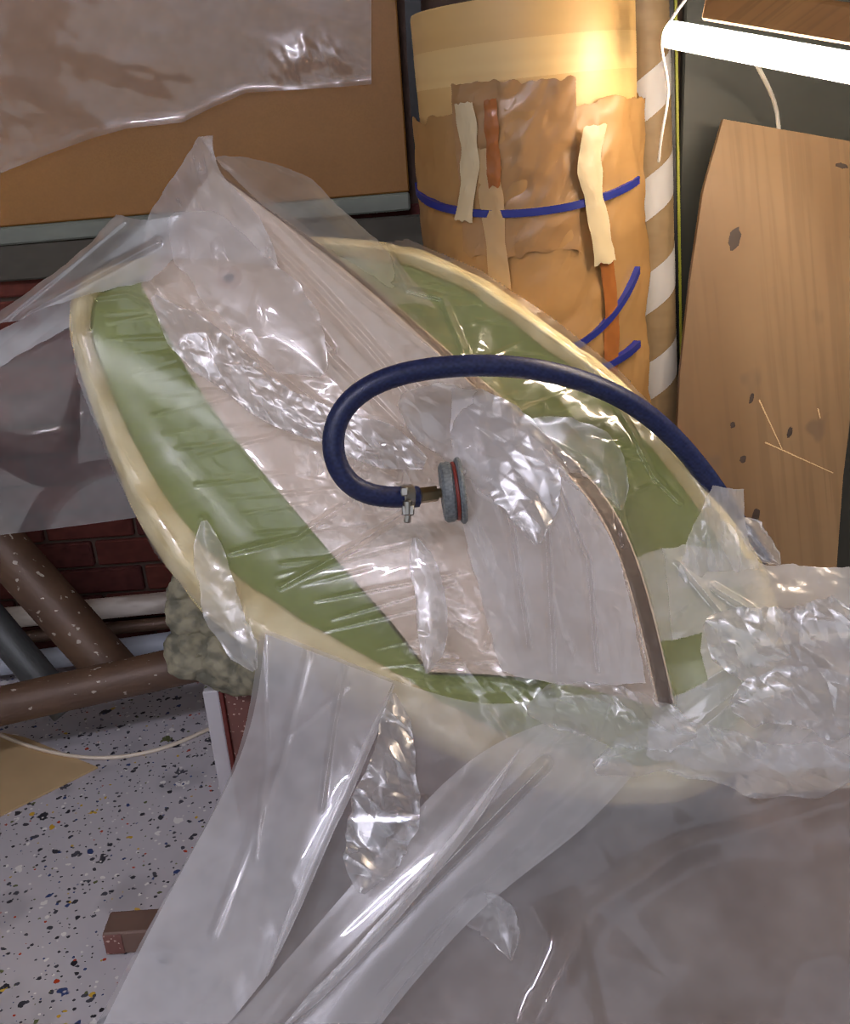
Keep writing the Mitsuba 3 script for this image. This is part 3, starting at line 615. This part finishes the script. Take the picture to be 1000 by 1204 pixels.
for f_ in np.linspace(0, 1, 16):
    x_ = 490 + f_ * 290 + rf.uniform(-6, 6); y_ = np.interp(x_, [490, 600, 700, 790], [315, 380, 460, 580]); L_ = rf.uniform(30, 80)
    taut.append(([(x_, y_), (x_ - L_, y_ + rf.uniform(-.1, .5) * L_)], rf.uniform(1.8, 3.0), rf.uniform(.0012, .003)))
folds = [([(165, 350), (215, 405), (290, 465), (345, 510), (400, 520), (470, 545)], 4, .014), ([(185, 335), (260, 395), (330, 440), (390, 485)], 4, .012),
         ([(240, 165), (300, 225), (360, 290), (430, 350), (480, 390), (520, 420)], 4, .014), ([(262, 300), (300, 330), (285, 380)], 3, .010), ([(315, 320), (350, 360), (390, 410)], 5, .012),
         ([(250, 215), (330, 305), (430, 410), (520, 520)], 5, .012), ([(235, 235), (300, 320), (390, 420), (470, 500)], 4, .009), ([(300, 260), (380, 340), (470, 440), (540, 500)], 4, .008),
         ([(240, 610), (262, 660), (290, 740)], 4, .012), ([(130, 335), (175, 330), (190, 350)], 4, .012), ([(105, 385), (110, 350), (150, 345), (180, 360)], 3, .008),
         ([(455, 290), (480, 340), (520, 350), (545, 410)], 4, .012), ([(330, 690), (420, 640), (480, 600)], 3, .009), ([(270, 650), (350, 630), (410, 590)], 3, .007),
         ([(600, 500), (670, 520), (720, 545), (735, 640)], 4, .014), ([(560, 480), (620, 500), (650, 540)], 4, .014), ([(690, 425), (715, 460), (740, 500), (770, 560), (800, 590)], 3, .010), ([(540, 450), (585, 520), (600, 640), (570, 760)], 4, .012),
         ([(640, 560), (650, 680), (640, 800)], 4, .010), ([(690, 620), (700, 700), (690, 790)], 4, .008), ([(590, 620), (610, 700), (625, 790)], 3, .008), ([(610, 560), (668, 640), (680, 780)], 3, .008)]
for pts, wdt, hgt in folds + taut:
    d_, q = seg_dist(pts)
    wr += hgt * np.exp(-(d_ / wdt) ** 2) * np.sin(np.pi * np.clip(.08 + .84 * q, 0, 1)) ** .5
F = np.minimum(W - wr, Zs)
poly = np.array([(80, 345), (100, 322), (135, 308), (165, 285), (190, 240), (225, 200), (243, 178), (262, 190), (330, 240), (400, 300), (450, 285), (480, 280), (565, 316), (650, 372), (730, 435), (800, 510), (860, 590), (925, 690), (945, 800), (900, 900), (800, 952), (680, 950), (540, 905), (430, 848), (330, 785), (245, 728), (180, 650), (130, 550), (88, 440)], float)
def clip_grid(P, gx_, gy_, polygon):
    """mesh of the grid P with only the quads inside a polygon"""
    ok = shapely.contains_xy(Polygon(polygon), gx_.ravel(), gy_.ravel()).reshape(gx_.shape)
    nu, nv = P.shape[:2]; idx = np.arange(nu * nv).reshape(nu, nv)
    k = ok[:-1, :-1] & ok[1:, :-1] & ok[1:, 1:] & ok[:-1, 1:]
    a, b, c, d_ = idx[:-1, :-1][k], idx[1:, :-1][k], idx[1:, 1:][k], idx[:-1, 1:][k]
    m = trimesh.Trimesh(P.reshape(-1, 3), np.vstack([np.c_[a, b, c], np.c_[a, c, d_]]), process=False)
    m.remove_unreferenced_vertices(); return m
obj(t + '__cover', clip_grid(at(gx, gy, F), gx, gy, poly), 'mat_film_clear', smooth=True)

def sheet(rows, nu, nv, wr=(), seed=0, ax=(1, 1)):
    """film sheet through a net of (px, py, zc); wr: (scale in pixels, height, angle, stretch, power) layers of creases"""
    g = surface_grid(rows, nu, nv); z = g[..., 2].copy()
    wx = g[..., 0] + 18 * (meshkit.fbm(np.stack([g[..., 0] / 50, g[..., 1] / 50, 0 * z + seed], -1), 2, 3) - .5)
    wy = g[..., 1] + 18 * (meshkit.fbm(np.stack([g[..., 0] / 50, g[..., 1] / 50, 0 * z + seed + 5], -1), 2, 4) - .5)
    for i, (sc, hgt, ang, an_, pw) in enumerate(wr): z -= hgt * (facets(g[..., 0], g[..., 1], sc, seed + i * 7, ang, an_, 2) - .5)
    return g, z
def add_sheet(key, rows, nu, nv, mat, wr=(), seed=0, ragged=0, label=None, folds=(), cut=None):
    g, z = sheet(rows, nu, nv, wr, seed)
    for pts, wdt, hgt in folds:
        pts = np.array(pts, float); dd = np.full(z.shape, 1e9)
        for a_, b_ in zip(pts[:-1], pts[1:]):
            v_ = b_ - a_; s_ = np.clip(((g[..., 0] - a_[0]) * v_[0] + (g[..., 1] - a_[1]) * v_[1]) / (v_ @ v_), 0, 1)
            dd = np.minimum(dd, np.hypot(g[..., 0] - a_[0] - s_ * v_[0], g[..., 1] - a_[1] - s_ * v_[1]))
        z -= hgt * np.exp(-(dd / wdt) ** 2)
    if ragged:
        u, v = np.meshgrid(np.linspace(0, 1, nu), np.linspace(0, 1, nv), indexing='ij')
        e = 1 - np.minimum.reduce([u, 1 - u, v, 1 - v]) * 6; e = np.clip(e, 0, 1)
        g[..., 0] += ragged * e * (meshkit.fbm(np.stack([g[..., 0] / 22, g[..., 1] / 22, 0 * z + seed], -1), 3, 8) - .5) * 2
        g[..., 1] += ragged * e * (meshkit.fbm(np.stack([g[..., 0] / 22, g[..., 1] / 22, 0 * z + seed + 9], -1), 3, 8) - .5) * 2
    m = gridmesh(at(g[..., 0], g[..., 1], z))
    if cut is not None:
        c = g.reshape(-1, 3)[m.faces].mean(1); m.update_faces(~shapely.contains_xy(Polygon(cut), c[:, 0], c[:, 1])); m.remove_unreferenced_vertices()
    return obj(key, m, mat, smooth=True, label=label)
def ribbon(key, line, width, mat, seed, bulge=.02, nv=14, n=120, cr=(16, .01), nat=0.0):
    """loose pleat of film along a line of (px, py, zc): width in pixels at each point"""
    c = spline(np.c_[np.array(line, float), np.broadcast_to(width, (len(line),))], n)
    tn_ = np.gradient(c[:, :2], axis=0); nn = unit(np.c_[-tn_[:, 1], tn_[:, 0]]); v = np.linspace(-1, 1, int(nv * 1.7)); nv = len(v)
    wv = c[:, 3][:, None] * (1 + .35 * (meshkit.fbm(np.stack(np.broadcast_arrays(np.linspace(0, 8, n)[:, None] + 0 * v, np.sign(v)[None] + 0 * c[:, :1], seed + 0 * v[None] + 0 * c[:, :1]), -1), 3) - .5))
    wv = wv * np.clip(np.sin(np.pi * np.linspace(.02, .98, n)) * 2.2, 0, 1)[:, None] ** .7
    px, py = c[:, 0][:, None] + nn[:, :1] * v * wv / 2, c[:, 1][:, None] + nn[:, 1:] * v * wv / 2
    z = c[:, 2][:, None] - .35 * bulge * (1 - v**2)[None] - .25 * bulge * (np.abs(v) ** 6)[None] * meshkit.noise(np.stack(np.broadcast_arrays(np.linspace(0, n / 7, n)[:, None], np.sign(v)[None] * 3 + 5, seed + 0 * v[None]), -1), 4)
    z = z - cr[1] * (facets(px, py, cr[0] * 1.5, seed, .7, 1.7, 3) - .3)
    return obj(key, gridmesh(at(px, py, z)), mat, smooth=True)

# hanging skirt, from the taut line across the near rim down to the floor
def fl(px, py, z=.012): return (px, py, float(proj(on_z(px, py, z))[2]))
top = [(306, 738, 1.64), (385, 768, 1.58), (465, 800, 1.545), (560, 826, 1.52), (640, 822, 1.50), (730, 818, 1.48), (810, 842, 1.47), (900, 862, 1.46), (1040, 850, 1.44)]
mid = [(278, 890, 1.60), (350, 920, 1.50), (440, 940, 1.47), (540, 960, 1.46), (640, 965, 1.455), (740, 965, 1.45), (830, 970, 1.45), (920, 970, 1.44), (1050, 960, 1.43)]
bot = [fl(92, 1245), fl(200, 1270), fl(340, 1290), fl(480, 1290), fl(620, 1290), fl(750, 1290), fl(860, 1290), fl(970, 1290), fl(1080, 1290)]
low = [tuple(np.array(m_) * .55 + np.array(b_) * .45) for m_, b_ in zip(mid, bot)]
low[0] = (200, 1045, low[0][2])
_g = surface_grid([top, mid, low, bot], 60, 60); _sk = LinearNDInterpolator(_g.reshape(-1, 3)[:, :2], _g.reshape(-1, 3)[:, 2])
def over(px, py, off=.03): z = _sk(px, py); return (px, py, float(z) - off if np.isfinite(z) else 1.33)
add_sheet(t + '__skirt', [top, mid, low, bot], 200, 260, 'mat_film_skirt',
    [(170, .022, 1.15, 2.5, 1.0)], 3,
    folds=[([(605, 850), (540, 960), (420, 1090)], 10, .012), ([(1010, 940), (800, 1000), (700, 1070), (630, 1204)], 14, .006), ([(575, 835), (595, 865), (615, 910)], 4, .012), ([(500, 940), (506, 1010)], 3, .008), ([(890, 935), (920, 920), (960, 918)], 7, .012)])
# broad double-layer pleats lying over the skirt
add_sheet(t + '__pleat', [[over(312, 745), over(390, 775), over(462, 803)], [over(286, 880), over(360, 900), over(425, 890)], [over(208, 1035), over(300, 1060), over(372, 1010)], [over(106, 1235), over(215, 1245), over(312, 1150)]],
    110, 70, 'mat_film_dense', [(70, .010, 1.2, 4.0, 1.0)], 11, folds=[([(309, 740), (314, 900), (300, 1010)], 3, .005), ([(405, 785), (392, 850), (378, 950)], 3, .005), ([(318, 885), (410, 805)], 2.5, .003), ([(365, 760), (330, 900), (250, 1100)], 5, .005)])
add_sheet(t + '__pleat', [[over(640, 850), over(700, 868), over(750, 905)], [over(540, 905, .04), over(610, 955, .05), over(672, 985, .04)], [over(410, 1045, .04), over(480, 1080, .05), over(556, 1080, .04)], [over(240, 1240, .04), over(330, 1260, .05), over(420, 1240, .04)]],
    120, 60, 'mat_film_milky', [(60, .008, 2.35, 6.0, 1.0)], 17, folds=[([(640, 900), (470, 1070), (330, 1210)], 5, .010)])
ribbon(t + '__pleat', [over(464, 805, .04), over(424, 895, .045), over(371, 1012, .045), over(314, 1148, .045)], [5, 11, 13, 7], 'mat_film_dense', 113, .008, 10, 120, (30, .003))
ribbon(t + '__pleat', [over(612, 880, .06), over(560, 955, .065), over(470, 1068, .07), over(330, 1212, .07)], [6, 13, 15, 14], 'mat_film_dense', 127, .008, 10, 120, (30, .003))
ribbon(t + '__pleat', [over(462, 815, .04), over(464, 885, .05), over(450, 960, .05), over(424, 1050, .05)], [26, 50, 80, 40], 'mat_film_bright', 23, .03, 34, 180, (34, .040))
ribbon(t + '__pleat', [(700, 905, 1.43), (790, 880, 1.42), (900, 905, 1.40), (1010, 900, 1.39)], [50, 60, 64, 60], 'mat_film_mid', 29, .02, 20, 120, (30, .014))
ribbon(t + '__pleat', [over(528, 1078), over(575, 1075), over(602, 1130)], [14, 50, 8], 'mat_film_mid', 31, .016, 12, 50, (20, .006))
# bunched film over the right end
add_sheet(t + '__end_sheet', [[(748, 656, 1.52), (815, 640, 1.52), (900, 662, 1.50), (1050, 668, 1.46)], [(752, 740, 1.49), (830, 730, 1.47), (910, 745, 1.45), (1050, 760, 1.42)], [(765, 820, 1.46), (840, 830, 1.43), (920, 835, 1.42), (1050, 840, 1.40)], [(760, 890, 1.44), (840, 905, 1.42), (930, 905, 1.41), (1060, 905, 1.39)]],
    180, 190, 'mat_film_dense', [(110, .040, 2.6, 2.2, 1.0), (38, .008, 2.5, 2.0, 1.5)], 41, 6, folds=[([(800, 660), (850, 720), (880, 800)], 4, .008), ([(840, 690), (930, 745), (1000, 800)], 4, .010), ([(900, 830), (950, 800), (1010, 815)], 5, .012), ([(830, 800), (900, 760), (1000, 750)], 5, .010)], cut=[(740, 758), (795, 752), (826, 744), (824, 765), (833, 800), (806, 814), (770, 826), (740, 826)])
add_sheet(t + '__end_flap', [[(836, 573, 1.53), (873, 576, 1.53)], [(812, 630, 1.52), (880, 628, 1.51)], [(795, 690, 1.51), (900, 690, 1.50)]], 60, 40, 'mat_film_milky', [(30, .02, 1.5, 3.0, 1.0), (12, .004, 1.3, 2.0, 1.5)], 47, 5)
ribbon(t + '__pleat', [(872, 610, 1.53), (895, 640, 1.52), (918, 664, 1.51)], [26, 30, 12], 'mat_film_milky', 53, .02, 12, 60, (16, .01))
ribbon(t + '__pleat', [(620, 835, 1.47), (680, 832, 1.44), (750, 850, 1.425), (820, 862, 1.42)], [40, 60, 64, 40], 'mat_film_mid', 59, .03, 24, 120, (24, .02))
ribbon(t + '__pleat', [(830, 730, 1.44), (900, 760, 1.42), (1020, 740, 1.40)], [50, 90, 110], 'mat_film_bright', 61, .03, 30, 140, (34, .03))
ribbon(t + '__pleat', [(860, 830, 1.41), (930, 820, 1.39), (1020, 840, 1.38)], [50, 70, 90], 'mat_film_bright', 67, .03, 30, 140, (30, .03))
# loose pleats of film over the plywood
ribbon(t + '__pleat', [(180, 348, 1.67), (225, 395, 1.66), (280, 440, 1.65), (345, 485, 1.64), (420, 512, 1.62), (500, 545, 1.58)], [30, 50, 52, 46, 46, 60], 'mat_film_bright', 71, .02, 30, 260, (17, .022))
ribbon(t + '__pleat', [(488, 632, 1.57), (504, 690, 1.555), (510, 745, 1.54), (502, 792, 1.53)], [22, 34, 34, 14], 'mat_film_milky', 73, .014, 14, 90, (20, .008))
add_sheet(t + '__drape', [[(530, 455, 1.55), (590, 470, 1.53), (640, 522, 1.49)], [(535, 560, 1.53), (610, 560, 1.505), (692, 590, 1.462)], [(560, 680, 1.53), (640, 680, 1.50), (731, 668, 1.445)], [(590, 790, 1.53), (670, 805, 1.49), (760, 802, 1.42)]],
    150, 110, 'mat_film_dense', [(70, .018, 1.35, 2.8, 1.0), (30, .005, 1.3, 2.4, 1.0)], 131, 3, folds=[([(600, 500), (640, 600), (650, 790)], 3, .006), ([(650, 560), (690, 660), (700, 790)], 3, .006), ([(570, 500), (600, 620), (620, 760)], 3, .006)])
ribbon(t + '__pleat', [(470, 470, 1.60), (540, 500, 1.545), (600, 540, 1.50), (625, 590, 1.475), (632, 640, 1.465)], [60, 90, 100, 70, 30], 'mat_film_bright', 79, .02, 40, 220, (30, .024))
ribbon(t + '__pleat', [(600, 520, 1.52), (660, 520, 1.50), (712, 548, 1.47), (730, 600, 1.46)], [40, 64, 50, 20], 'mat_film_mid', 83, .01, 24, 120, (60, .014))
ribbon(t + '__pleat', [(240, 612, 1.655), (252, 680, 1.63), (268, 730, 1.61), (300, 788, 1.60)], [26, 40, 44, 30], 'mat_film_milky', 89, .014, 16, 100, (22, .010))
ribbon(t + '__pleat', [(200, 255, 1.68), (265, 310, 1.665), (320, 370, 1.65), (380, 440, 1.64)], [50, 90, 90, 50], 'mat_film_mid', 97, .012, 30, 160, (90, .022))
# peak and flaps at the far end
add_sheet(t + '__peak', [[(234, 163, 1.60), (252, 160, 1.60)], [(206, 205, 1.645), (262, 205, 1.62)], [(178, 250, 1.70), (300, 250, 1.64)], [(170, 300, 1.71), (330, 310, 1.66)]], 70, 60, 'mat_film_milky', [(30, .024, 1.3, 3.0, 1.0), (14, .008, 1.2, 2.0, 1.5)], 101, 3)
add_sheet(t + '__flap', [[(252, 186, 1.63), (300, 188, 1.66), (368, 212, 1.70)], [(300, 232, 1.65), (360, 240, 1.68), (420, 262, 1.72)], [(380, 300, 1.65), (430, 300, 1.68), (470, 310, 1.72)], [(450, 365, 1.63), (480, 358, 1.66), (512, 362, 1.70)]], 70, 60, 'mat_film_mid', [(40, .02, .7, 4.0, 1.0), (18, .006, .6, 3.0, 2.0)], 103, 4)
add_sheet(t + '__flap', [[(138, 252, 1.76), (172, 258, 1.70), (228, 250, 1.69)], [(62, 322, 1.80), (120, 304, 1.74), (208, 296, 1.69)], [(-50, 400, 1.84), (88, 352, 1.76), (176, 330, 1.70)]], 90, 80, 'mat_film_bright', [(60, .03, 2.5, 4.0, 1.0)], 107, 3, folds=[([(145, 260), (60, 330), (-20, 395)], 4, .010), ([(185, 285), (110, 325), (20, 375)], 4, .010)])
add_sheet(t + '__flap', [[(110, 322, 1.80), (30, 372, 1.84), (-140, 462, 1.87)], [(90, 380, 1.82), (20, 420, 1.85), (-140, 510, 1.88)]], 60, 70, 'mat_film_bright', [(34, .014, 2.5, 4.0, 1.0)], 109, 3)
add_sheet(t + '__side_sheet', [[(112, 330, 1.83), (30, 385, 1.86), (-230, 470, 1.90)], [(120, 470, 1.815), (30, 500, 1.845), (-230, 560, 1.888)], [(200, 602, 1.80), (60, 622, 1.828), (-230, 655, 1.875)]], 90, 90, 'mat_film_side', [(200, .002, .3, 2.0, 1.0)], 113)

# plastic sheet hanging on the hardboard
t = thing('plastic_sheet', 'dusty translucent plastic sheet hanging in front of the brown hardboard at the upper left', 'plastic film')
lowx = [-330, -60, 0, 60, 110, 150, 215, 250, 290, 340, 390, 440]; lowy = [262, 220, 204, 180, 162, 151, 144, 126, 109, 106, 103, 99]
U = np.linspace(-330, 437, 220); V = np.linspace(0, 1, 60)
ly = np.interp(U, lowx, lowy); px = U[:, None] + 0 * V; py = -120 + (ly[:, None] + 120) * V[None]
yw = WY - .032 - .006 - .004 * creases(px, py, 60, 5, .3, 2.0) - .014 * np.exp(-((px - 365) / 45) ** 2 - ((py - 75) / 30) ** 2) * creases(px, py, 22, 6, 1.2, 1.6) - .006 * np.exp(-((1 - V) * 30))[None] 
D = FW + RT * ((px - 500) / FPX)[..., None] - UP * ((py - 602) / FPX)[..., None]
obj(t, gridmesh(EYE + D * (yw / D[..., 1])[..., None]), 'mat_film_thin', smooth=True)
labels[t] = {'label': 'dusty translucent plastic sheet hanging in front of the brown hardboard at the upper left', 'category': 'plastic film'}
